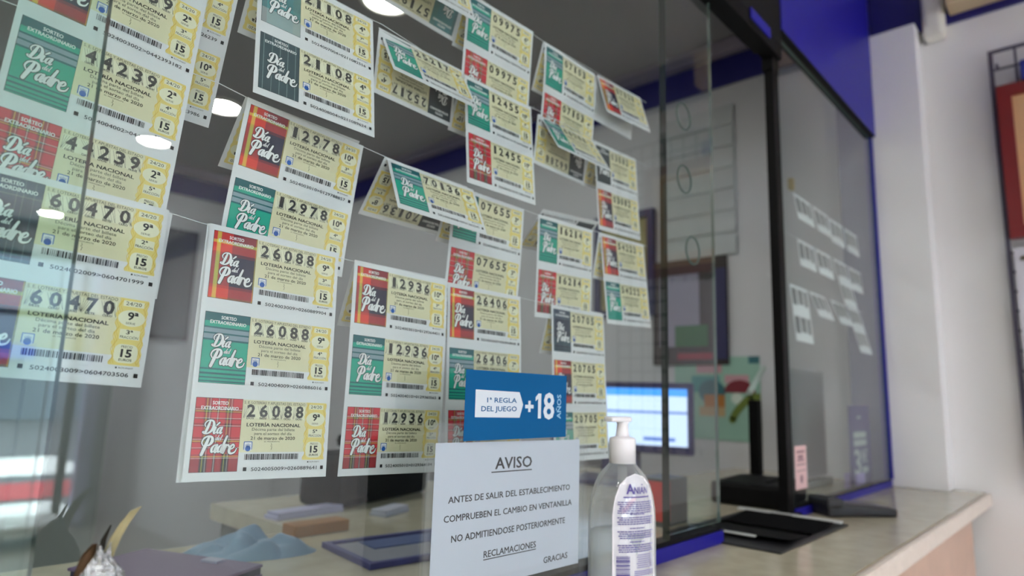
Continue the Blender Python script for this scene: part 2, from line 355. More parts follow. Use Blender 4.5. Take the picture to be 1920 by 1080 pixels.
def leaf_fn(lp, flip=False, h=None):
    x, y, z, psi, r, phi, k = lp
    U = np.array([math.cos(r)*math.cos(psi), math.cos(r)*math.sin(psi), -math.sin(r)]); N0 = np.array([math.sin(psi), -math.cos(psi), 0.])
    D = np.cross(U, N0); D = D*(-1 if D[2] > 0 else 1)
    if abs(k) < 1e-4: k = 1e-4
    def fn(A):
        u, s, l = A[:, 0]/1000, A[:, 1]/1000, A[:, 2]*6e-5
        if flip: u, s = TW/1000-u, h/1000-s
        a = (np.sin(phi+k*s)-math.sin(phi))/k; b = -(np.cos(phi+k*s)-math.cos(phi))/k
        n = np.outer(np.cos(phi+k*s), N0)-np.outer(np.sin(phi+k*s), D)
        return np.outer(u, U)+np.outer(a, D)+np.outer(b, N0)+n*l[:, None]
    return fn
def paper_sheet(name, lp, h, parent, m=PAPER):
    P = Print(); ny = max(6, int(h/11)); P.quad(0, 0, TW, h, 0, 0, 2, ny); P.quad(0, 0, TW, h, 0, -4, 2, ny)
    o = P.build(name, leaf_fn(lp), [m], parent); return o
def tickets_on(leaf, lp, rows, num, serie, kinds, sers, fine, flip=False):
    h = rows*TH; fn = leaf_fn(lp, flip, h)
    for i, kd in enumerate(kinds):
        fr, cv = kd
        P = Print(); cover(P, i*TH); P.build('cover_picture', fn, [COVERS[cv], WHITE_INK, SHADE_INK], leaf)
        P = Print(); panel(P, i*TH, num, serie, fr, sers[i], fine); P.build('ticket_panel', fn, PM, leaf)

LP = {
    'A': (0.0756, -0.0123, 0.395, 0.0691, 0.0544, -0.02, -0.1), 'B': (0.0571, -0.0151, 0.1406, -0.0103, 0.0523, 0.0531, -0.0128),
    'C': (0.1007, 0.0, 0.3653, 0.0057, 0.0153, -0.244, -0.0763), 'D': (0.2327, -0.0072, 0.3836, -0.0407, 0.023, 0.1809, -0.151),
    'E': (0.2373, -0.0017, 0.2551, -0.0262, 0.0721, -0.1011, 0.7447), 'F': (0.2143, -0.0074, 0.1331, -0.0235, 0.031, 0.0796, 0.0079),
    'G': (0.3569, -0.0061, 0.1268, -0.0145, 0.028, 0.0663, -0.3503), 'H': (0.4839, -0.0027, 0.1237, -0.017, 0.0083, 0.0585, -0.0854),
    'I': (0.3924, 0.0008, 0.2451, -0.0621, 0.0441, 0.4733, -0.0468), 'Ib': (0.3887, -0.0005, 0.2445, 0.0047, 0.0053, -0.6423, -0.0401),
    'J': (0.4877, -0.0004, 0.2407, -0.0229, 0.0145, -0.0067, -0.6831), 'K': (0.493, -0.005, 0.3795, -0.0066, -0.0107, 0.0788, 0.05),
    'L': (0.4985, 0.0014, 0.4947, -0.023, -0.0035, -0.0555, 0.0549), 'M': (0.3754, 0.0072, 0.3908, -0.0134, 0.008, 0.4946, 0.2731),
    'Mb': (0.3695, -0.0023, 0.3816, 0.0777, -0.0252, -0.0821, 0.0356), 'N': (0.3682, 0.0, 0.5047, -0.0185, -0.0243, 0.284, 0.0594),
    'Nb': (0.3772, 0.0, 0.5019, 0.01, 0.0128, -0.35, 0.0), 'O': (0.646, -0.0011, 0.4921, -0.0007, -0.0002, 0.0201, -1.0729),
    'Ob': (0.6428, -0.0011, 0.4909, -0.003, -0.0094, -0.3097, 0.0055), 'P': (0.7781, 0.003, 0.4976, -0.0296, -0.0461, 0.2617, 0.0367),
    'Pb': (0.7759, 0.0029, 0.4947, 0.0565, -0.054, -0.1162, 0.0324), 'Q': (0.6459, 0.0065, 0.3865, -0.025, 0.0077, 0.5577, 0.2061),
    'Qb': (0.6373, 0.0012, 0.3817, 0.0282, -0.0073, -0.0928, 0.0356), 'R': (0.771, 0.0016, 0.3856, 0.017, -0.0597, 0.0181, 0.1467),
    'S': (0.6385, -0.0029, 0.2391, -0.0169, -0.0238, -0.0201, -0.2356), 'T': (0.7868, 0.0003, 0.2445, -0.0096, -0.0405, 0.0732, -0.0144),
    'U': (0.6731, -0.0004, 0.1214, -0.009, -0.0004, 0.0415, 0.1068), 'Fb': (0.2126, -0.0067, 0.1325, -0.0012, 0.0314, 0.0366, 0.1083),
    'Eb': (0.2355, -0.0014, 0.2549, 0.0151, 0.0216, -0.6101, -0.0354), 'Db': (0.2333, 0.0, 0.3905, 0.0002, 0.0004, -0.383, -0.0071),
    'Gb': (0.3609, -0.001, 0.1283, 0.003, 0.0082, -0.3449, 0.0007), 'Ub': (0.6723, 0.0009, 0.1229, -0.0008, -0.0032, -0.2541, 0.0133),
    'Sb': (0.6601, 0.0065, 0.2525, -0.0684, -0.0617, -0.836, -0.0711), 'Tb': (0.7823, -0.0006, 0.2437, -0.0004, -0.0022, -0.1595, 0.0261),
}
o3, o4, o5, o2 = ('3', 'orange'), ('4', 'teal'), ('5', 'red'), ('2', 'navy')
# key: rows, number, series, tickets top to bottom, back leaf cover, label
STRIPS = [
 ('A', 4, '44239', '2', [o2, o3, o4, o5], None, 'long strip of lottery tickets numbered 44239 at the upper left behind the pane edge'),
 ('B', 2, '60470', '9', [o2, o3], None, 'pair of lottery tickets numbered 60470 hanging lowest at far left'),
 ('C', 2, '08872', '10', [o4, o5], None, 'lottery ticket strip half hidden behind the strip numbered 44239'),
 ('D', 2, '21108', '4', [('7', 'check'), ('8', 'slate')], 'dark', 'pair of lottery tickets numbered 21108 with slate pinstripe cover'),
 ('E', 2, '12978', '10', [o3, o4], 'dark', 'pair of lottery tickets numbered 12978 above the 26088 strip'),
 ('F', 3, '26088', '9', [o3, o4, o5], 'dark', 'strip of three lottery tickets numbered 26088, the sharpest in front'),
 ('G', 3, '12936', '10', [o3, o4, o5], 'dark', 'strip of three lottery tickets numbered 12936 left of the notice'),
 ('H', 3, '26406', '7', [o3, o4, o5], 'dark', 'strip of three lottery tickets numbered 26406 behind the blue card'),
 ('I', 1, '70136', '8', [o4], 'dark', 'tent-folded lottery ticket numbered 70136 with teal cover'),
 ('J', 2, '07655', '3', [o4, o5], 'dark', 'pair of lottery tickets numbered 07655 partly behind the folded ticket 70136'),
 ('K', 2, '12455', '10', [o4, o5], 'dark', 'pair of lottery tickets numbered 12455 with teal and red covers'),
 ('L', 2, '09975', '6', [o4, o5], 'dark', 'pair of lottery tickets numbered 09975 at the top of the display'),
 ('M', 1, '25217', '4', [o4], 'dark', 'tent-folded lottery ticket numbered 25217 with upside down back leaf'),
 ('N', 1, '57197', '4', [o4], 'check', 'tent-folded lottery ticket cut off by the top of the photo, left of 09975'),
 ('O', 2, '07103', '4', [o4, o5], 'dark', 'pair of lottery tickets numbered 07103 on the top thread'),
 ('P', 1, '07121', '5', [o3], 'plain', 'tent-folded lottery ticket with red cover at the upper right end'),
 ('Q', 1, '66288', '5', [o4], 'dark', 'tent-folded teal lottery ticket overlapping the foot of 07103'),
 ('R', 2, '03082', '6', [('2', 'dark'), o3], 'dark', 'pair of lottery tickets numbered 03082 at the right of the second thread'),
 ('S', 2, '16214', '7', [o4, o5], 'dark', 'pair of lottery tickets numbered 16214 in the middle right'),
 ('T', 2, '54222', '7', [o3, o4], 'dark', 'pair of lottery tickets numbered 54222, rightmost of the third thread'),
 ('U', 3, '20705', '7', [o2, o3, o4], 'dark', 'strip of three lottery tickets numbered 20705 behind the pump bottle'),
]
SERIALS = {'F': ['5024003009>0260889904', '5024004009>0260886016', '5024005009>0260889641'], 'B': ['5024002009>0604701999', '5024003009>0604703506'],
           'A': ['5024002002>0442391872', '5024003002>0442393182', '5024004002>0442395504', '5024005002>0442397316'], 'D': ['5024007004>0211082556', '5024008004>0211089624'],
           'E': ['5024003010>0129788857', '5024004010>0129781342'], 'G': ['5024003010>0129364451', '5024004010>0129360565', '5024005010>0129364184']}
LOTGROUP = 'lottery ticket strips hanging on threads behind the main pane'
for key, rows, num, serie, kinds, back, label in STRIPS:
    lp = LP[key]
    t = thing('lottery_ticket_strip', label, 'lottery ticket', lp[:3], 0, LOTGROUP)
    lf = paper_sheet('front_leaf', lp, rows*TH, t)
    sers = SERIALS.get(key) or ['502400%s0%02d>0%s%04d' % (k[0], int(serie), num, random.Random(key+k[0]).randint(1000, 9999)) for k in kinds]
    tickets_on(lf, lp, rows, num, serie, kinds, sers, key in 'ABCDEFGHIM')
    if back or key == 'B':
        bl = LP.get(key+'b')
        if key == 'B': bl = (lp[0]+.004, lp[1]+.004, lp[2]-.001, -.0103, .0523, -.02, 0)
        if not bl: bl = (lp[0]-.003, lp[1]+.001, lp[2], lp[3], lp[4], -.33, 0)
        br = {'F': 3}.get(key, 1)
        bk = paper_sheet('back_leaf', bl, br*TH, t); off = Vector(bl[:3])-Vector(lp[:3]); bk.location = off
        if back in COVERS and key != 'F': tickets_on(bk, bl, br, num, serie, [('1', back)], ['502400%s0%02d>0%s%04d' % ('1', int(serie), num, 4321)], key in 'IM', True)

# nylon threads that carry the tickets
NYL = mat('nylon', (225, 228, 228), .3)
for pts, lb in (([(-1.1, .16), (.057, .1406), (.19, .1357), (.2143, .1331), (.357, .1268), (.484, .1237), (.673, .1214), (.90, .1225)], 'lowest nylon thread carrying the 26088 and 12936 strips'),
                ([(-1.1, .28), (.2117, .2587), (.2373, .2551), (.3624, .2474), (.3924, .2451), (.4877, .2407), (.6385, .2391), (.7868, .2445), (.92, .249)], 'second lowest nylon thread carrying 12978 and 70136'),
                ([(-1.1, .41), (.0756, .395), (.2327, .3836), (.3754, .3908), (.493, .3795), (.6459, .3865), (.771, .3856), (.92, .389)], 'third nylon thread carrying 21108 and 25217'),
                ([(-1.1, .52), (.3682, .5047), (.4985, .4947), (.646, .4921), (.7781, .4976), (.92, .502)], 'top nylon thread carrying 09975 and 07103')):
    tag(obj('nylon_thread', tube(bmesh.new(), [(x, 0, z) for x, z in pts], .0004, 5), NYL), lb, 'thread', 'nylon threads of the ticket display')

for z, lb in ((.283, 'lowest'), (.407, 'middle'), (.522, 'top')):
    tag(obj('nylon_thread', tube(bmesh.new(), [(1.43, 0, z), (1.9, 0, z-.003), (XW, 0, z)], .0005, 5), NYL), lb+' of the three threads behind the right-hand glass', 'thread', 'nylon threads of the ticket display')
# tickets behind the right-hand pane, the paling by glass reflections put into their colours
PALEP = mat('glare_pale_print', (128, 128, 126), .6); PALEQ = mat('glare_pale_cover', (98, 100, 100), .6); PALEW = mat('glare_pale_paper', (246, 248, 246), .6)
PALED = [(1.625, .522, 1, 'first pale ticket from the post on the top thread, behind right-hand glass'), (1.768, .522, 1, 'second pale ticket from the post on the top thread, behind right-hand glass'),
         (1.905, .520, 1, 'third pale ticket from the post on the top thread, behind right-hand glass'), (2.05, .520, 1, 'pale ticket nearest the column on the top thread'),
         (1.64, .407, 1, 'first pale ticket from the post on the second thread down, right-hand glass'), (1.775, .407, 1, 'second pale ticket from the post on the second thread down, right-hand glass'),
         (1.925, .407, 2, 'two-ticket pale strip on the second thread down, right-hand glass'), (2.07, .407, 1, 'pale ticket nearest the column on the second thread down'),
         (1.575, .283, 2, 'two-ticket pale strip beside the post on the third thread, right-hand glass'), (1.71, .283, 1, 'second pale ticket from the post on the third thread, right-hand glass'),
         (1.885, .283, 1, 'third pale ticket from the post on the third thread, right-hand glass'), (2.03, .283, 2, 'two-ticket pale strip nearest the column on the third thread')]
for x, z, rows, lb in PALED:
    lp = (x, 0, z, 0, 0, random.uniform(.06, .34), 0)
    t = thing('pale_ticket', lb, 'lottery ticket', (x, 0, z), 0, 'pale tickets behind the right-hand pane')
    lf = paper_sheet('leaf', lp, rows*TH, t, PALEW)
    for i in range(rows):
        P = Print(); y = i*TH+5; P.quad(7, y+3, 38, y+44, 1, 1); P.quad(46, y+3, 84, y+40, 0, 1); P.quad(92, y+3, 113, y+42, 1, 1)
        P.text('%05d' % random.randint(10000, 89999), 48, 82, y+13, 8, 1, 3, True); P.build('printed_panel', leaf_fn(lp), [PALEP, PALEQ], lf)
tag(obj('thread_clip', bx(bmesh.new(), 1.604, 1.622, -.006, .006, .525, .555, .003), mat('clip_yellow', (150, 130, 60), .5)), 'small yellow clip at the start of the top thread by the post', 'clip')

# ------------------------------------------------------------------ room shell
WHITE = mat('wall_white_paint', (236, 235, 237), .55, noise_s=3, noise_a=.02); GREYW = mat('wall_staff_paint', (205, 206, 208), .6)
BLUE = mat('blue_paint', (32, 28, 146), .4, spec=.2); DBLUE = mat('dark_blue_paint', (32, 30, 112), .4)
CEILM = mat('ceiling_grey', (138, 138, 140), .75); CEILW = mat('ceiling_white', (215, 215, 215), .7)
FLM = mat('floor_tile', (168, 162, 152), .3, noise_s=6, noise_a=.06)
struct('floor', box(XL-.1, XW+.1, YF-.1, YB+.1, FLOOR-.1, FLOOR), FLM)
struct('ceiling', bx(bx(bmesh.new(), XL, XW, -.04, YB, CEIL, CEIL+.1, mi=0), XL, XW, YF, -.04, CEIL, CEIL+.1, mi=1), [CEILM, CEILW])
struct('wall_right', bx(bx(bmesh.new(), XW, XW+.1, YF, -.04, FLOOR, CEIL, mi=0), XW, XW+.1, -.04, YB, FLOOR, CEIL, mi=1), [WHITE, GREYW])
struct('wall_back', box(XL, XW, YB, YB+.1, FLOOR, CEIL), GREYW)
SHOPW = mat('shop_wall_taupe', (150, 147, 148), .6)
struct('wall_left', bx(bx(bmesh.new(), XL-.1, XL, YF, -.04, FLOOR, CEIL, mi=0), XL-.1, XL, -.04, YB, FLOOR, CEIL, mi=1), [SHOPW, GREYW])
OX0, OX1, OZ0, OZ1 = -2.5, 1.92, FLOOR+.02, 1.12
bm = bmesh.new(); bx(bm, XL, OX0, YF-.1, YF, FLOOR, CEIL); bx(bm, OX1, XW, YF-.1, YF, FLOOR, CEIL); bx(bm, OX0, OX1, YF-.1, YF, OZ1, CEIL)
struct('wall_front', bm, SHOPW)
struct('trim_right', bx(bx(bmesh.new(), XW-.012, XW, YF, -.05, 1.185, CEIL-.002), XW-.012, XW, -.03, YB-.012, 1.211, 1.325), DBLUE)
struct('trim_back', box(XL, XW-.012, YB-.012, YB, 1.20, 1.325), DBLUE)
struct('trim_cornice', bx(bx(bmesh.new(), XW-.05, XW, -.03, YB-.05, 1.33, CEIL, .01), XL, XW-.05, YB-.05, YB, 1.33, CEIL, .01), mat('cornice_grey', (150, 142, 156), .6))
# white column where the right-hand pane ends, grey on the staff side
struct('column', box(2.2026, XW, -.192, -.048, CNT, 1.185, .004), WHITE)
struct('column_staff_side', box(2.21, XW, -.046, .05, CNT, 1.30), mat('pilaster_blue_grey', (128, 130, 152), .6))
# shop front: black frame, daylight and a street with a crossing outside
FRM = mat('black_aluminium', (20, 20, 22), .4)
bm = bmesh.new()
for x in (OX0, -.9, .35, 1.68): bx(bm, x, x+.06, YF-.08, YF-.02, OZ0, OZ1)
for z in (OZ0, .55, OZ1-.05): bx(bm, OX0, OX1, YF-.08, YF-.02, z, z+.05)
wf = struct('window_1', bm, FRM)
struct('trim_doorway', box(OX1-.1, OX1, YF-.1, YF+.03, FLOOR, OZ1), mat('doorway_lilac', (186, 184, 220), .5))
bm = box(OX0+.02, OX1-.02, YF-.056, YF-.048, OZ0+.02, OZ1-.02); g_ = obj('pane', bm, clear('shopfront_glass', (.93, .96, .95), 1.3), wf)
STREET = mat('asphalt', (92, 92, 98), .9); ZEB = mat('road_paint_white', (240, 240, 238), .8); REDP = mat('road_paint_red', (176, 52, 62), .8)
struct('street', box(-30, 40, -30, YF-.1, FLOOR-.12, FLOOR-.02), STREET)
for x1, y0, y1 in ((2.1, -8.2, -7.05), (3.2, -13.2, -10.7)):
    struct('crossing_stripe', box(-8, x1, y0, y1, FLOOR-.02, FLOOR-.012), ZEB)
struct('cycle_lane', box(-8, 3.0, -9.9, -8.5, FLOOR-.02, FLOOR-.012), REDP)
bn = thing('added_bench', 'added low white bench giving a white patch mirrored at lower left', 'bench', (.3, -6.1, FLOOR))  # bench added only for the white patch it mirrors in the glass
obj('seat', box(-1.3, 1.35, -.3, .25, .1, .16, .01), ZEB, bn)
for x in (-1.2, 1.25): obj('leg', box(x-.05, x+.05, -.25, .2, 0, .1), FRM, bn)
FAC = mat('facade_blue_grey', (108, 118, 132), .8)
fb = thing('street_building', 'blue grey building across the street seen only as a reflection at lower left', 'building', (0, -26, FLOOR))
obj('facade', box(-30, 30, -1, 0, 0, 9), FAC, fb)
obj('awning', box(-12, 5.0, 0, 1.4, 1.9, 2.4, .05), mat('awning_blue', (46, 66, 150), .7), fb)

# downlights
RIM = mat('downlight_rim', (230, 228, 215), .4)
LC, LS = emis('lamp_customer', (255, 253, 246), LAMP_CUSTOMER), emis('lamp_staff', (255, 253, 248), LAMP_STAFF)
def downlight(x, y, m, lb, grp):
    t = thing('ceiling_downlight', lb, 'ceiling light', (x, y, CEIL), 0, grp)
    obj('rim', lathe(bmesh.new(), [(.078, 0), (.1, 0), (.1, -.006), (.084, -.012), (.078, -.004)], 36, caps=False), RIM, t, True)
    bm = bmesh.new(); bmesh.ops.create_circle(bm, cap_ends=True, segments=36, radius=.08)
    for v in bm.verts: v.co.z = -.005
    for f in bm.faces: f.normal_flip() if f.normal.z > 0 else None
    me = bpy.data.meshes.new('lens'); bm.to_mesh(me); bm.free(); link('lens', me, t, [m])
    return t
downlight(1.255, 2.62, LS, 'round ceiling downlight seen above and left of the 21108 tickets', 'staff side downlights')
downlight(1.237, 1.245, LS, 'round ceiling downlight cut by the top edge of the photo', 'staff side downlights')
for x, y in ((-1.3, 1.2), (-1.3, 2.6), (.0, .9)): downlight(x, y, LS, 'added unseen ceiling downlight brightening the staff side', 'staff side downlights')  # unseen lamps added to brighten the staff side
downlight(1.205, -3.52, LC, 'round ceiling downlight mirrored in the pane on ticket 44239', 'customer side downlights')
downlight(1.25, -6.02, LC, 'round ceiling downlight by the shop front, mirrored at far left', 'customer side downlights')
for x, y in ((-1.3, -1.0), (-1.3, -2.3), (-1.3, -3.6), (-2.4, -1.6), (-2.4, -3.2)): downlight(x, y, LC, 'added unseen ceiling downlight lighting the tickets from the front', 'customer side downlights')  # added lamps, never in view, for frontal light on tickets and counter

# ------------------------------------------------------------------ counter
STONE = mat('counter_stone', (196, 188, 166), .16, noise_s=26, noise_a=.09); STEDGE = mat('counter_stone_edge', (226, 212, 200), .35, noise_s=60, noise_a=.05)
WOODP = mat('counter_wood_front', (206, 172, 152), .45, noise_s=14, noise_a=.07)
ct = thing('service_counter', 'long beige stone service counter running below the glass screen', 'counter', (0, -.27, FLOOR))
off = Vector((0, -.27, FLOOR))
def co(name, bm, m, par): return obj(name, bm, m, par, loc=-off if par is ct else None)
bm = bx(bmesh.new(), -1.6, XW-.001, -.262, .46, CNT-.03, CNT)
co('worktop', bm, STONE, ct)
dk = thing('return_desk', 'beige desk top joining the counter on the staff side behind the tickets', 'desk', (1.21, .64, FLOOR))
obj('desk_top', box(-.62, .62, -.179, .15, CNT-FLOOR-.03, CNT-FLOOR), STONE, dk); obj('side_panel', box(-.6, -.57, -.17, .14, 0, CNT-FLOOR-.03), mat('desk_side', (120, 118, 112), .5), dk); obj('side_panel', box(.57, .60, -.17, .14, 0, CNT-FLOOR-.03), mat('desk_side', (120, 118, 112), .5), dk)
co('worktop_edge', box(-1.6, XW-.001, -.276, -.2625, CNT-.034, CNT-.0005, .006), STEDGE, ct)
co('front_panel', box(-1.6, 2.21, -.235, -.215, FLOOR, CNT-.034), WOODP, ct)

# ------------------------------------------------------------------ glass screen
GL = clear('pane_glass', (.895, .928, .930), 1.53); GLF = clear('front_pane_glass', (.89, .955, .935), 1.62)
GE = mat('glass_edge', (8, 28, 23), .3, spec=.25); GE2 = mat('glass_edge_light', (96, 112, 108), .2)
def pane(name, x0, x1, y0, y1, z0, z1, gm, em, label):
    bm = box(x0, x1, y0, y1, z0, z1); bmesh.ops.recalc_face_normals(bm, faces=bm.faces)
    for f in bm.faces: f.material_index = 0 if abs(f.normal.y) > .9 else 1
    o = obj(name, bm, [gm, em]); tag(o, label, 'glass pane'); return o
pane('glass_pane', -1.55, .897, -.051, -.0388, -.206, .80, GL, GE, 'large glass pane in front of the hanging lottery tickets')
pane('glass_pane', -1.55, .1104, -.067, -.057, CNT, .80, GLF, GE, 'front glass pane at far left with its dark vertical edge over the tickets')
sp = pane('sliding_pane', .916, 1.097, -.036, -.030, -.203, .80, GL, GE2, 'narrow glass pane with three round speaking holes beside the service opening')
pane('glass_pane', 1.41, 2.186, -.050, -.042, -.21, .835, GL, GE2, 'right-hand glass pane between the black post and the white column')
HOLE = mat('speaking_hole_rim', (70, 92, 86), .2)
for x, z in ((.985, .49), (.985, .375), (1.012, .254)):
    obj('speaking_hole', tube(bmesh.new(), [(x+.024*math.cos(t), -.036, z+.024*math.sin(t)) for t in [2*PI*i/40 for i in range(40)]], .0016, 6, True), HOLE, sp, True)
GASK = mat('black_gasket', (7, 7, 9), .6, spec=.15)
t = thing('window_sill_rail', 'blue rail holding the foot of the main glass pane', 'rail', (0, -.04, CNT))
obj('rail', box(-1.55, 1.068, -.015, .018, 0, .020, .001), BLUE, t); obj('gasket', box(-1.55, 1.06, -.012, .012, .020, .026), GASK, t)
t = thing('window_sill_rail', 'short blue rail under the right-hand glass pane by the column', 'rail', (1.4, -.04, CNT))
obj('rail', box(.012, .80, -.012, .012, 0, .017, .001), BLUE, t); obj('gasket', box(.012, .79, -.010, .008, .017, .021), GASK, t)
tag(obj('blue_frame_strip', box(2.187, 2.2, -.056, -.036, CNT+.021, .835), BLUE), 'thin blue vertical strip between right-hand glass and white column', 'frame')
BLK = mat('black_powder_coat', (4, 4, 5), .5, spec=.15)
t = thing('support_post', 'slim black post at the right side of the service opening', 'post', (1.394, -.04, CNT))
obj('shaft', box(-.016, .016, -.010, .010, .006, .80-CNT, .002), BLK, t); obj('foot_plate', box(-.035, .024, -.022, .022, 0, .012, .002), BLK, t)
obj('bracket', box(-.022, .016, -.012, .012, .735-CNT, .765-CNT, .002), BLK, t)
t = thing('header_beam', 'black header beam above the main pane, meeting the post', 'beam', (0, -.05, .765))
obj('beam', box(-1.55, 1.405, -.012, .05, .036, .62), BLK, t); obj('lower_channel', box(-1.55, 1.405, -.012, .02, 0, .036), GASK, t)
obj('blue_stripe', box(1.23, 1.335, -.015, -.011, .02, .044, .001), BLUE, t)  # blue stripe on the front of the beam
fa = thing('blue_fascia', 'glossy blue fascia board above the right-hand glass', 'fascia', (1.41, -.05, .835))
obj('board', box(-.003, 2.2026-1.41, -.014, .012, .006, CEIL-.835), BLUE, fa); obj('glass_channel', box(0, 2.19-1.41, -.0145, .014, .001, .006), GASK, fa)

# cash tray sunk in the service opening
t = thing('cash_tray', 'black metal cash tray with bright edges in the service opening', 'tray', (1.06, -.15, CNT))
TRM = mat('tray_black_metal', (44, 45, 48), .42, metal=.4); CHR = mat('brushed_steel', (222, 226, 224), .5, metal=.6)
obj('plate', box(0, .35, 0, .2, 0, .003, .001), TRM, t)
bm = bmesh.new(); n = 14; rows_ = []
for j in range(2):
    rows_.append([bm.verts.new((.055+.25*i/n, .012+.17*j, .004+.007*abs(2*i/n-1)**2.2)) for i in range(n+1)])
for i in range(n): bm.faces.new((rows_[0][i], rows_[0][i+1], rows_[1][i+1], rows_[1][i]))
bmesh.ops.solidify(bm, geom=bm.faces[:], thickness=.0015); obj('scoop', bm, TRM, t, True)
obj('steel_edge', box(.302, .316, .0, .2, .009, .013, .001), CHR, t); obj('steel_edge', box(.048, .056, .06, .115, .009, .012, .001), CHR, t)

# card reader right of the post
t = thing('card_reader', 'dark card reader lying on the counter in front of right-hand glass', 'card reader', (1.555, -.115, CNT), math.radians(-38))
DK = mat('reader_black', (24, 24, 26), .5); GR = mat('reader_grey', (92, 86, 92), .4)
bm = bmesh.new(); bx(bm, -.075, .085, -.034, .034, 0, .03, .006)
for v in bm.verts:
    if v.co.z > .015: v.co.z *= 1.0-.45*(v.co.x+.075)/.16
obj('body', bm, DK, t)
bm = bmesh.new(); bx(bm, -.035, .072, -.028, .028, .0, .002, .0005)
for v in bm.verts: v.co.z += .0305-.0135*(v.co.x+.075)/.16
obj('keypad_face', bm, GR, t); obj('screen_hood', box(-.078, -.04, -.036, .036, .018, .038, .006), DK, t)

# pink tag on the right-hand pane
def plane_fn(x0, y0, z0): return lambda A: np.stack([x0+A[:, 0]/1000, np.full(len(A), y0)-A[:, 2]*6e-5, z0-A[:, 1]/1000], 1)
PINK = mat('pink_paper', (222, 186, 186), .6); PINKI = mat('pink_tag_ink', (150, 116, 122), .6)
P = Print(); P.quad(0, 0, 70, 88, 0, 0); P.quad(0, 0, 70, 88, 0, -3)
for k, (a, b, h_) in enumerate(((10, 60, 5), (18, 50, 8), (14, 55, 4), (10, 60, 3))): P.quad(a, 10+k*9, b, 10+k*9+h_, 1, 1)
P.quad(8, 50, 62, 52, 1, 1); P.ell(36, 68, 9, 9, 1, 1)
tag(P.build('pink_notice', plane_fn(1.413, -.0525, -.088), [PINK, PINKI]), 'small pink notice stuck on the glass just right of the black post', 'notice')

# purple standing card behind the right-hand pane
PUR = mat('purple_card', (66, 60, 118), .5); PURL = mat('purple_card_lettering', (196, 208, 196), .6); LIL = mat('lilac_card', (186, 170, 226), .5)
t = thing('promotion_card', 'purple promotion card with a large pale 3 standing behind right-hand glass', 'card', (2.08, -.005, CNT))
P = Print(); P.quad(0, 0, 205, 228, 0, 0); P.quad(0, 0, 205, 228, 0, -30)
P.quad(80, 30, 120, 36, 1, 1)
for k in range(2): P.quad(40, 74+k*22, 165, 90+k*22, 1, 1)
P.text('3', 36, 100, 190, 66, 1, 1, True); P.text('1', 112, 124, 160, 34, 1, 1, True); P.text('€', 130, 166, 160, 34, 1, 1, True); P.quad(112, 172, 170, 188, 1, 1)
P.build('card', lambda A: np.stack([-.11+A[:, 0]/1000, -A[:, 2]*6e-5, .229-A[:, 1]/1000], 1), [PUR, PURL], t)
obj('lilac_foot', box(-.07, .0, -.006, .03, 0, .042, .002), LIL, t)

# ------------------------------------------------------------------ notice in its clear holder, blue card, pump bottle
ACR = clear('acrylic', (.965, .972, .975), 1.42, .02, .012)
t = thing('sign_holder', 'clear acrylic sign holder standing on the counter before the tickets', 'sign holder', (.50, -.1, CNT))
def rplate(w, z0, z1, y0, y1, r=.01, cx=0):
    bm = bmesh.new(); P_ = []
    for x, z, a in ((w/2-r, z1-r, 0), (-w/2+r, z1-r, PI/2)):
        P_ += [(cx+x+r*math.cos(a+k*PI/12), z+r*math.sin(a+k*PI/12)) for k in range(7)]
    P_ += [(cx-w/2, z0), (cx+w/2, z0)]
    f = bm.faces.new([bm.verts.new((x, y0, z)) for x, z in P_]); r_ = bmesh.ops.extrude_face_region(bm, geom=[f])
    for v in r_['geom']:
        if isinstance(v, bmesh.types.BMVert): v.co.y = y1
    return bm
obj('front_sheet', rplate(.236, .003, .203, -.0028, -.0010, .012), ACR, t); obj('rear_sheet', rplate(.236, .003, .203, .0016, .0034, .012), ACR, t)
obj('base', box(-.118, .118, -.012, .075, 0, .003, .001), ACR, t)
SHEET = mat('notice_paper', (192, 202, 214), .6, spec=.2); NINK = mat('notice_ink', (30, 32, 38), .6)
P = Print(); P.quad(0, 0, 214, 132, 0, 0); P.quad(0, 0, 214, 132, 0, -3)
for tx, x0, x1, bl, cp_ in (('AVISO', 77.8, 131.8, 26, 10.6), ('ANTES DE SALIR DEL ESTABLECIMIENTO', 18, 197, 53.3, 5.6), ('COMPRUEBEN EL CAMBIO EN VENTANILLA', 13.6, 200.5, 69.5, 5.6),
                            ('NO ADMITIENDOSE POSTERIORMENTE', 23.6, 189, 87.4, 5.8), ('RECLAMACIONES', 65.8, 141.3, 106.2, 5.8), ('GRACIAS', 154.2, 194.2, 123.8, 5.8)):
    P.text(tx, x0, x1, bl, cp_, 1, 1, .028)
P.quad(72.4, 28.3, 132.2, 29.4, 1, 1); P.quad(65.4, 107.6, 141.6, 108.5, 1, 1)
def notice_fn(A):
    # the sheet sits a little askew in the holder
    return np.stack([.3925+A[:, 0]/1000, np.full(len(A), -.1)-A[:, 2]*6e-5, -.0447-(A[:, 1]+.0145*A[:, 0])/1000], 1)
tag(P.build('notice_sheet', notice_fn, [SHEET, NINK]), 'white notice headed AVISO inside the clear sign holder', 'notice')
CYAN = mat('card_blue', (0, 86, 140), .6, spec=.15); CYW = mat('card_pale_lettering', (206, 216, 226), .5)
P = Print(); P.quad(0, 0, 153.5, 66, 0, 0); P.quad(0, 0, 153.5, 66, 0, -5)
P.poly([(13.3, 18.4), (75.8, 19.6), (81.7, 32), (76.8, 45.1), (13.4, 44.3)], 1, 1)
P.text('1ª REGLA', 29.3, 71.7, 30.3, 4.5, 0, 2, True); P.text('DEL JUEGO', 21.7, 72, 38.7, 4.7, 0, 2, True)
P.quad(84.9, 32.1, 98.2, 35.7, 1, 1); P.quad(89.8, 28, 93.4, 39.4, 1, 1.4)
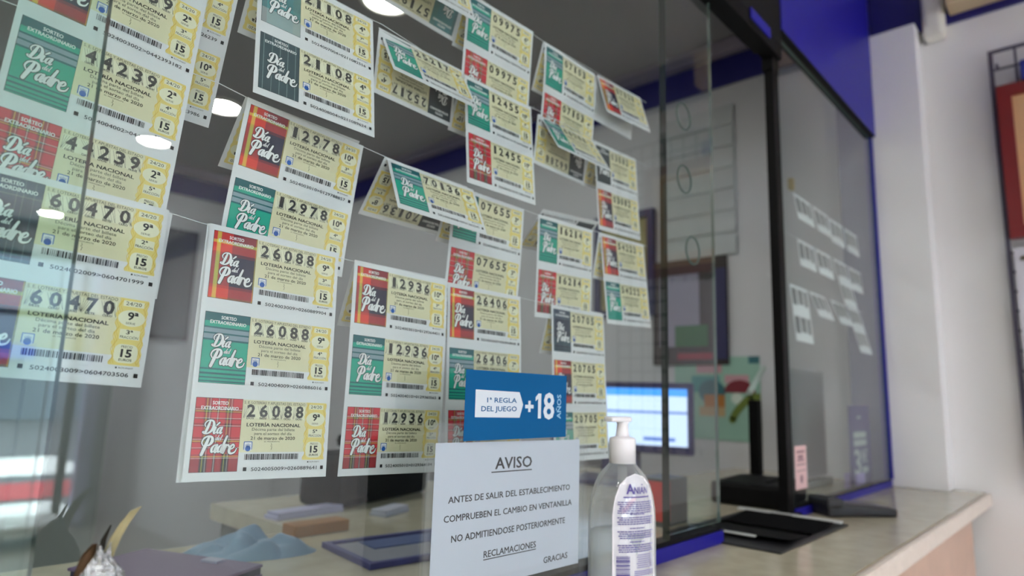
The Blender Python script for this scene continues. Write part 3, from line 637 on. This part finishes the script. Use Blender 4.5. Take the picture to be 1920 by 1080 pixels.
P.quad(105.4, 20.3, 110.4, 46, 1, 1); P.poly([(101.2, 24.2), (105.5, 20.3), (105.5, 25.6), (101.2, 28.4)], 1, 1.4); P.text('8', 114.2, 132.6, 46.2, 26, 1, 1, True)
P.text('AÑOS', 0, 25.5, 0, 6.6, 2, 1, True)
for V_ in P.V[-4:]: V_[:, 0], V_[:, 1] = V_[:, 1]+144.0, 46.4-V_[:, 0].copy()
tag(P.build('age_rule_card', lambda A: np.stack([.423+A[:, 0]/1000, np.full(len(A), -.1033)-A[:, 2]*6e-5, .0222-A[:, 1]/1000], 1), [CYAN, CYW, mat('card_dim_lettering', (140, 186, 218), .5)]), 'blue card reading +18 standing above the notice', 'card')

# pump bottle of gel
BY = -.115; BX, BYAW = .671, 0
t = thing('pump_bottle', 'clear pump bottle of hand gel with white label right of the notice', 'bottle', (BX, BY, CNT), math.radians(-22))
PLA = clear('bottle_plastic', (.92, .935, .945), 1.55, .03, .06, .75); WPL = mat('pump_white', (240, 238, 242), .3)
GEL = clear('hand_gel', (.86, .89, .91), 1.35, .05, .36, .3)
A_, B_ = .0425, .029
prof = [(.014, .01, 0), (.039, .026, .001), (A_, B_, .008), (A_, B_, .090), (.0415, B_, .104), (.0385, B_, .118), (.0335, B_, .131), (.027, .0275, .141), (.021, .022, .148), (.0165, .0168, .153), (.0145, .0145, .157), (.0145, .0145, .162)]
def bottle(bm, pr, sc_=1.0, caps=True, n=48):
    rings = []
    for a, b2, z in pr: rings.append([bm.verts.new((a*sc_*math.cos(2*PI*i/n), b2*sc_*math.sin(2*PI*i/n), z)) for i in range(n)])
    for p, q in zip(rings, rings[1:]):
        for i in range(n): bm.faces.new((p[i], p[(i+1) % n], q[(i+1) % n], q[i]))
    if caps: bm.faces.new(list(reversed(rings[0]))); bm.faces.new(rings[-1])
    return bm
obj('bottle_body', bottle(bmesh.new(), prof), PLA, t, True)
obj('gel', bottle(bmesh.new(), [(.014, .01, .002), (.039, .026, .003), (A_, B_, .01), (A_, B_, .080)], .95), GEL, t, True)
bm = bmesh.new(); lathe(bm, [(.0155, .155), (.0155, .182), (.0145, .184), (.006, .186)], 32); obj('collar', bm, WPL, t, True)
bm = bmesh.new(); lathe(bm, [(.0085, .184), (.0075, .190), (.0065, .200), (.0085, .203)], 24)
h_ = bmesh.new(); bx(h_, -.024, .009, -.0075, .0075, .2025, .2085, .0022)
me_ = bpy.data.meshes.new('x'); h_.to_mesh(me_); h_.free(); bm.from_mesh(me_); bpy.data.meshes.remove(me_)
ph = obj('pump_head', bm, WPL, t, True); ph.rotation_euler = (0, 0, math.radians(10))
obj('dip_tube', tube(bmesh.new(), [(0, 0, .01), (.001, 0, .08), (0, 0, .155)], .0055, 12), clear('tube_plastic', (.9, .9, .9), 1.4, .1, .25), t, True)
LABW = mat('label_white', (238, 234, 240), .45); LABI = mat('label_ink', (86, 74, 150), .6); LABL = mat('label_fine_print', (140, 132, 184), .6)
P = Print()
def lab_y(u): return 0
cx_ = 32.0
O = [(0, 118), (0, 44), (3, 27), (10, 12), (20, 3.5), (32, 0), (44, 3.5), (54, 12), (61, 27), (64, 44), (64, 118)]
for i in range(32):
    x0, x1 = i*2, i*2+2
    f = lambda x: float(np.interp(x, [p[0] for p in O[1:-1]], [p[1] for p in O[1:-1]]))
    P.add([(x0, f(x0)), (x1, f(x1)), (x1, 138), (x0, 138)], [(0, 1, 2, 3)], 0, 0)
P.text('A', 18, 27.5, 21.5, 10.5, 1, 2, True); P.text('NIAN', 27.4, 47.5, 21.5, 7.4, 1, 2, .02); P.ell(39, 11.6, .9, .9, 1, 2, 8)
P.quad(14, 24.4, 51, 25.8, 1, 1, 16)
rr = random.Random(3)
for k, (y0, n_) in enumerate(((30, 6), (43, 1), (46.5, 4), (58, 1), (61.5, 4), (72.5, 1), (76, 4))):
    for j in range(n_):
        y = y0+j*2.3; a = 6+rr.random()*4 if n_ > 1 else 22; b_ = 60-rr.random()*6 if n_ > 1 else 42; x = a
        while x < b_:
            w = 1.5+rr.random()*4; P.quad(x, y, min(x+w, b_), y+1.05, 1, 1, 3); x += w+.7
for j in range(7):
    P.quad(30+rr.random()*3, 87+j*2.2, 58-rr.random()*3, 87.8+j*2.2, 2, 1, 14)
y = 88
while y < 117:
    w = rr.choice((.5, .5, 1, 1.5)); P.quad(5, y, 22, y+w, 1, 1, 9); y += w+rr.choice((.5, .8, 1.1))
for j in range(3): P.quad(28, 104+j*2, 58, 104.9+j*2, 2, 1, 14)
for cx2 in (30, 39): P.ell(cx2, 113.5, 2.4, 2.4, 1, 1, 16); P.ell(cx2, 113.5, 1.6, 1.6, 0, 2, 16)
P.text('500 ml', 44, 58, 115.5, 3.6, 2, 1)
def label_fn(A):
    s_ = (A[:, 0]-32)/1000; th = -PI/2+s_/.0375*1.0; z = .1455-A[:, 1]/1000; zz = [p[2] for p in prof]
    rx, ry = np.interp(z, zz, [p[0] for p in prof])+.0005, np.interp(z, zz, [p[1] for p in prof])+.0005
    th = -PI/2+np.clip(s_/rx*.98, -1.4, 1.4)
    return np.stack([(rx+A[:, 2]*6e-5)*np.cos(th), (ry+A[:, 2]*6e-5)*np.sin(th), z], 1)
P.build('label', label_fn, [LABW, LABI, LABL], t)

# foil packet with a dried strip sticking up, at the lower left
FOIL = mat('silver_foil', (205, 208, 212), .18, metal=1, noise_s=140, bump=.9); TAN = mat('dried_strip', (190, 180, 140), .7, noise_s=60, noise_a=.2); BRN = mat('brown_strip', (120, 92, 66), .7, noise_s=60, noise_a=.3)
t = thing('foil_packet', 'crumpled silver foil packet with a tan strip sticking out at lower left', 'packet', (.138, -.1, CNT))
bm = bmesh.new(); n = 28; m_ = 26; rg = []
for j in range(m_+1):
    z = .134*j/m_; w = float(np.interp(z, [0, .09, .112, .134], [.017, .018, .0145, .0035])); d = w*.55; rw = []
    for i in range(n):
        a = 2*PI*i/n; p = Vector((w*math.cos(a), d*math.sin(a), z)); q = noise.noise(p*90)*.0032+noise.noise(p*260)*.0014
        p += Vector((math.cos(a), math.sin(a), 0))*q; p.z += (noise.noise(Vector((a, 3, 1)))*.008 if j == m_ else 0); rw.append(bm.verts.new(p))
    rg.append(rw)
for a, b2 in zip(rg, rg[1:]):
    for i in range(n): bm.faces.new((a[i], a[(i+1) % n], b2[(i+1) % n], b2[i]))
bm.faces.new(list(reversed(rg[0]))); bm.faces.new(rg[-1]); obj('foil', bm, FOIL, t)
def strip(pts, wid, m, nm):
    bm = bmesh.new(); A0 = []
    for (x, y_, z), w in zip(pts, wid):
        A0.append((bm.verts.new((x-w/2, y_, z)), bm.verts.new((x, y_+w*.12, z)), bm.verts.new((x+w/2, y_, z))))
    for p, q in zip(A0, A0[1:]):
        bm.faces.new((p[0], p[1], q[1], q[0])); bm.faces.new((p[1], p[2], q[2], q[1]))
    bmesh.ops.solidify(bm, geom=bm.faces[:], thickness=.0012); obj(nm, bm, m, t, True)
strip([(.000, 0, .118), (.002, 0, .130), (.005, 0, .139), (.009, 0, .147), (.0135, 0, .1535), (.017, 0, .1555)], [.006, .0065, .006, .0055, .0045, .001], TAN, 'tan_strip')
strip([(-.0135, .003, .09), (-.0115, .003, .112), (-.008, .003, .130), (-.005, .003, .136)], [.008, .009, .007, .003], BRN, 'brown_strip')
strip([(-.002, .002, .118), (-.001, .002, .138), (.002, .002, .146)], [.003, .003, .001], mat('dark_strip', (60, 56, 50), .6), 'dark_strip')

# ------------------------------------------------------------------ things on the staff side of the counter
def cloth(cx, cy, rx, ry, hgt, seed, m, name):
    bm = bmesh.new(); n = 40; G = []
    for j in range(n+1):
        for i in range(n+1):
            u, v = 2*i/n-1, 2*j/n-1; r = math.sqrt(u*u+v*v); s_ = min(1, 1/max(r, 1e-6)*max(abs(u), abs(v))) if r > 0 else 1
            x, y_ = u*s_, v*s_; rr_ = math.hypot(x, y_); e = max(0, 1-rr_**3)
            z = hgt*e*(.45+.55*abs(noise.noise(Vector((x*2.2+seed, y_*2.2, seed))))*1.8+.15*noise.noise(Vector((x*5, y_*5, seed))))
            G.append(bm.verts.new((cx+rx*x*(1+.12*noise.noise(Vector((x, y_, seed+4)))), cy+ry*y_, max(z, .0005))))
    w = n+1
    for j in range(n):
        for i in range(n): bm.faces.new((G[j*w+i], G[j*w+i+1], G[(j+1)*w+i+1], G[(j+1)*w+i]))
    return obj(name, bm, m, None, True)
o = cloth(0, 0, .088, .05, .032, 3.3, mat('blue_plastic_bag', (118, 146, 170), .45), 'blue_bag'); o.location = (.462, .365, CNT); o.rotation_euler = (0, 0, math.radians(-28))
tag(o, 'crumpled pale blue bag on the staff side of the counter', 'bag')
t = thing('document_folder', 'mauve document folder lying on counter at the lower left', 'folder', (.335, .312, CNT), math.radians(-66))
MAU = mat('mauve_cover', (112, 92, 124), .4)
obj('cover', box(-.095, .095, -.055, .055, .010, .014, .002), MAU, t); obj('pages', box(-.092, .093, -.052, .053, .002, .010), mat('navy_pages', (36, 34, 62), .6), t); obj('rear_cover', box(-.095, .095, -.055, .055, 0, .002, .0008), MAU, t)
obj('clasp', box(.02, .045, .03, .046, .0135, .017, .001), mat('clasp_silver', (170, 170, 190), .3), t)
t = thing('tablet_tray', 'flat blue-rimmed document tray lying on the staff side of the counter', 'tray', (.665, .24, CNT), math.radians(-8))
RIMB = mat('rim_blue', (62, 62, 122), .4)
bm = bmesh.new(); X_, Y_2 = .12, .075
for a in ((-X_, X_, -Y_2, -Y_2+.010), (-X_, X_, Y_2-.010, Y_2), (-X_, -X_+.010, -Y_2+.010, Y_2-.010), (X_-.010, X_, -Y_2+.010, Y_2-.010)): bx(bm, *a, 0, .008, .001)
obj('rim', bm, RIMB, t); obj('bed', box(-X_+.014, X_-.014, -Y_2+.014, Y_2-.014, 0, .005), mat('tray_grey', (138, 140, 150), .5), t)
obj('blue_sheet', box(-.07, .09, .005, .055, .005, .0065), mat('sheet_blue', (72, 90, 140), .5), t)
t = thing('black_bag', 'black case standing on the staff counter behind the 12936 strip', 'case', (.865, .665, CNT), math.radians(16))
BLF = mat('black_fabric', (9, 9, 9), .9, spec=.1)
obj('body', box(-.15, .16, -.06, .05, 0, .105, .018), BLF, t); obj('lid', box(-.06, .15, -.055, .045, .105, .14, .02), BLF, t); obj('buckle', box(.035, .07, -.067, -.058, .06, .072, .001), CHR, t)
for k, (x, y, w, d, rz, c, lb) in enumerate(((.80, .49, .04, .018, 20, (190, 192, 206), 'small stack of white papers in front of the black case'), (.672, .575, .072, .02, 5, (176, 174, 204), 'lilac papers on the staff desk left of the black case'))):
    o = obj('paper_stack', bx(bx(bmesh.new(), -w, w, -d, d, 0, .006, .001), -w*.94, w*.98, -d*.95, d*.9, .006, .012, .001), mat('paper_stack_sheet', c, .6)); o.location = (x, y, CNT); o.rotation_euler = (0, 0, math.radians(rz)); tag(o, lb, 'papers')
o = obj('cardboard_box', box(-.05, .05, -.018, .02, 0, .018, .002), mat('cardboard', (150, 104, 56), .7)); o.location = (.605, .425, CNT); tag(o, 'small brown cardboard box beside the black case', 'box')
# terminal with a lit screen
t = thing('terminal_monitor', 'staff terminal with a pale blue lit screen behind the pump bottle', 'monitor', (1.54, .46, CNT), math.radians(-72))
BEZ = mat('bezel_navy', (40, 40, 92), .4)
obj('housing', box(-.2, .2, .0, .03, .085, .275, .008), BEZ, t)
P = Print(); P.quad(0, 0, 372, 150, 0, 0); P.quad(0, 0, 372, 20, 1, 1); P.quad(0, 60, 372, 66, 2, 1); P.quad(255, 128, 340, 138, 2, 1)
P.build('screen', lambda A: np.stack([-.186+A[:, 0]/1000, -.0015-A[:, 2]*1e-4, .258-A[:, 1]/1000], 1), [emis('screen_pale', (186, 204, 232), .75), emis('screen_title', (60, 140, 226), .8), emis('screen_line', (90, 124, 196), .6)], t)
obj('stand', box(-.05, .05, .0, .06, .012, .09, .01), BEZ, t); obj('foot', box(-.13, .13, -.07, .1, 0, .014, .006), BEZ, t)
t = thing('receipt_printer', 'black receipt printer on the counter behind the service opening', 'printer', (1.57, .075, CNT), .1)
obj('body', box(-.11, .11, -.07, .09, 0, .05, .01), BLK, t); obj('paper_slot', box(-.06, .06, -.03, -.02, .0505, .053), GASK, t)
t = thing('desk_lamp', 'black stem desk lamp with a pale tilted arm just left of the post', 'lamp', (1.835, .2, CNT))
obj('stem', box(-.014, .014, -.014, .014, .01, .236, .003), BLK, t); obj('base', lathe(bmesh.new(), [(.05, 0), (.05, .008), (.02, .012)], 24), BLK, t)
obj('arm', tube(bmesh.new(), [(-.035, .0, .255), (.074, 0, .33)], .008, 8), mat('lamp_arm_pale', (176, 192, 184), .4), t)
t = thing('grey_screen', 'plain grey screen standing behind the right-hand glass beside the post', 'screen', (2.0, .12, CNT))
obj('panel', box(-.15, .15, -.01, .012, .02, .33, .006), mat('screen_grey', (150, 152, 150), .5), t); obj('face', box(-.135, .135, -.0115, -.0095, .035, .315), mat('screen_face', (128, 132, 130), .35), t); obj('foot', box(-.1, .1, -.04, .06, 0, .02, .004), mat('screen_grey', (150, 152, 150), .5), t)
o = obj('small_red_box', box(-.035, .05, -.03, .03, 0, .085, .003), mat('dark_box', (62, 66, 66), .5)); o.location = (1.135, .10, CNT)
obj('red_end', box(-.036, -.02, -.0305, .0305, .01, .08), mat('red_card', (200, 48, 44), .5), o)
tag(o, 'small dark box with a red end behind the pump bottle', 'box')

# ------------------------------------------------------------------ on the end wall, staff side
def wall_fn(y_left, z_top, x=XW):   # u runs to the viewer's right along the wall (towards -y)
    return lambda A: np.stack([x-.002-A[:, 2]*1.2e-3, y_left-A[:, 0]/1000, z_top-A[:, 1]/1000], 1)
t = thing('picture_frame', 'blue framed yellowish picture on the end wall right of ticket 03082', 'picture', (XW, .9, .55))
def frame(bm, y0, y1, z0, z1, w, d):
    for a in ((y0, y1, z0, z0+w), (y0, y1, z1-w, z1), (y0, y0+w, z0+w, z1-w), (y1-w, y1, z0+w, z1-w)): bx(bm, -d, 0, a[0], a[1], a[2], a[3], .001)
    return bm
obj('frame', frame(bmesh.new(), -.13, .16, -.22, .22, .03, .025), mat('frame_navy', (44, 52, 92), .4), t); obj('picture', box(-.01, -.001, -.10, .13, -.19, .19), mat('picture_ochre', (164, 156, 100), .6, noise_s=20, noise_a=.15), t)
SLM = mat('slat_panel_paint', (186, 192, 192), .6)
t = thing('slat_panel', 'pale horizontal slat panel high on the end wall behind the speaking holes', 'panel', (XW, .58, .83))
bm = bmesh.new()
for k in range(7): bx(bm, -.012, 0, -.15, .17, -.29+k*.085, -.29+k*.085+.075, .003)
obj('slats', bm, SLM, t); obj('backing', box(-.004, 0, -.15, .17, -.295, .30), mat('slat_gap', (186, 191, 191), .7), t)
t = thing('display_board', 'dark brown display board on end wall left of the service opening', 'board', (XW, .62, .34))
obj('board', box(-.012, 0, -.15, .16, -.21, .20, .003), mat('board_dark_brown', (52, 46, 44), .6), t)
obj('grey_poster', box(-.016, -.012, -.04, .125, -.14, .14), mat('poster_lilac_grey', (150, 146, 166), .6), t)
obj('green_patch', box(-.018, -.016, -.075, .06, -.14, -.06), mat('poster_green', (40, 104, 56), .6), t)
obj('red_strip', box(-.018, -.012, -.09, .05, -.19, -.165), mat('poster_red', (150, 40, 58), .6), t)
obj('navy_strip', box(-.018, -.012, -.148, -.10, -.19, .15), mat('poster_navy', (48, 48, 86), .6), t)
cp = {k: mat('poster_'+k, c, .6) for k, c in dict(mint=(150, 190, 172), teal=(72, 150, 148), pink=(196, 152, 158), maroon=(120, 34, 46), orange=(176, 116, 52), sand=(184, 160, 118), olive=(104, 122, 46), pale=(206, 220, 206), dteal=(54, 108, 116), white=(200, 205, 205)).items()}
P = Print(); P.quad(0, 0, 330, 300, 0, 0); P.quad(0, 0, 330, 300, 0, -3); P.quad(90, 6, 190, 60, 2, 1); P.quad(200, 66, 290, 96, 2, 1); P.quad(70, 70, 180, 130, 1, 1)
P.ell(150, 128, 52, 44, 9, 2); P.quad(120, 138, 200, 182, 4, 3); P.quad(100, 182, 200, 216, 5, 3)
P.poly([(255+58*math.cos(a), 130-46*math.sin(a)) for a in np.linspace(0, PI, 20)], 3, 2)
P.line(spline([(226, 226), (240, 200), (268, 168), (300, 140)]), [26]*19, 6, 4); P.ell(245, 150, 22, 20, 7, 3); P.quad(290, 130, 330, 216, 6, 2); P.quad(290, 0, 330, 26, 8, 1)
tag(P.build('colour_poster', lambda A: np.stack([XW-.004-A[:, 2]*4e-4, .69-A[:, 0]/1000, .16-A[:, 1]/1000], 1), [cp[k] for k in ('mint', 'teal', 'pink', 'maroon', 'orange', 'sand', 'olive', 'pale', 'dteal')]+[cp['dteal']]), 'colourful poster of mint, maroon and orange shapes low on the end wall', 'poster')
t = thing('wall_cabinet', 'grey cabinet under the posters at the end wall', 'cabinet', (XW-.002, 1.2, FLOOR))
obj('body', box(-.35, 0, -.3, .5, 0, 1.0, .004), mat('cabinet_grey', (120, 122, 124), .5), t); obj('top', box(-.36, 0, -.31, .51, 1.0, 1.03, .004), mat('cabinet_top', (90, 90, 92), .5), t)
# staff-side back wall
t = thing('back_wall_picture', 'dark framed picture on the back wall left of the 26088 strip', 'picture', (1.5, YB, .62))
bm = bmesh.new()
obj('frame', box(-.13, .13, -.03, 0, -.35, .35, .004), mat('frame_grey', (84, 84, 88), .5), t); obj('picture', box(-.11, .11, -.034, -.03, -.33, .33), mat('picture_grey', (104, 106, 110), .6), t)
t = thing('filing_cabinet', 'grey green cupboard standing against the back wall at lower left', 'cupboard', (.70, YB-.002, FLOOR))
obj('carcass', box(-.35, .42, -.45, 0, 0, 1.98, .004), mat('cupboard_grey', (150, 158, 156), .5), t)
for k in range(2): obj('door', box(-.345+k*.385, .03+k*.385, -.468, -.45, .03, 1.95, .004), mat('cupboard_door', (150, 158, 156), .45), t)

# ------------------------------------------------------------------ end wall, customer side
t = thing('emergency_light', 'white rounded fitting high on the white end wall by the blue band', 'wall fitting', (XW, -.235, 1.21))
bm = bmesh.new(); bx(bm, -.05, 0, -.03, .03, -.075, .12, .02, seg=4); obj('housing', bm, mat('fitting_white', (236, 234, 226), .35), t, True)
obj('back_plate', box(-.014, 0, -.02, .034, -.07, .115, .002), mat('fitting_grey', (120, 116, 120), .5), t)
tag(obj('beige_box', box(XW-.09, XW-.0125, -.62, -.275, 1.205, 1.34, .006), mat('beige_plastic', (206, 186, 152), .5)), 'beige box on the blue band at the top right corner', 'box')
t = thing('wire_grid', 'dark wire display grid hanging on the end wall at far right', 'display grid', (XW-.03, -.36, .3))
WIR = mat('wire_grey', (84, 80, 100), .5)
bm = bmesh.new()
for k in range(13): tube(bm, [(0, -.01-k*.055, -.5), (0, -.01-k*.055, .74)], .0036, 6)
for k in range(23): tube(bm, [(0, -.01, .74-k*.055), (0, -.67, .74-k*.055)], .0036, 6)
obj('wires', bm, WIR, t); obj('frame', tube(bmesh.new(), [(0, -.005, -.51), (0, -.005, .745), (0, -.675, .745), (0, -.675, -.51)], .0042, 8, True), WIR, t)
bm = bmesh.new()
for y in (-.02, -.6):
    for z in (.7, -.4): tube(bm, [(0, y, z), (.03, y, z)], .004, 6)
obj('hook', bm, WIR, t)
t = thing('red_picture_frame', 'deep red framed picture on the wire grid at far right', 'picture', (XW-.036, -.37, .47))
obj('frame', frame(bmesh.new(), -.52, -.005, 0, .45, .034, .028), mat('frame_red', (122, 22, 28), .35), t)
obj('mat_board', box(-.012, -.002, -.49, -.03, .03, .42), mat('picture_peach', (214, 172, 130), .6), t)
obj('print', box(-.014, -.012, -.44, -.085, .09, .38), mat('picture_pale', (206, 200, 180), .6, noise_s=18, noise_a=.2), t)
t = thing('wall_notice', 'white notice sheet with a clip below the red framed picture', 'notice', (XW-.04, -.375, .445))
obj('sheet', box(-.003, 0, -.40, -.004, -.62, 0), mat('notice_lilac_white', (214, 212, 224), .5), t); obj('clip', lathe(bmesh.new(), [(.007, -.006), (.009, 0), (.004, .006)], 12, (-.006, -.025, -.03)), mat('clip_brass', (120, 110, 90), .4, metal=.8), t)
tag(obj('blue_packet', box(XW-.08, XW-.036, -.60, -.435, .923, .975, .004), mat('packet_blue', (40, 52, 150), .5)), 'blue packet on the wire grid above the red frame', 'packet')
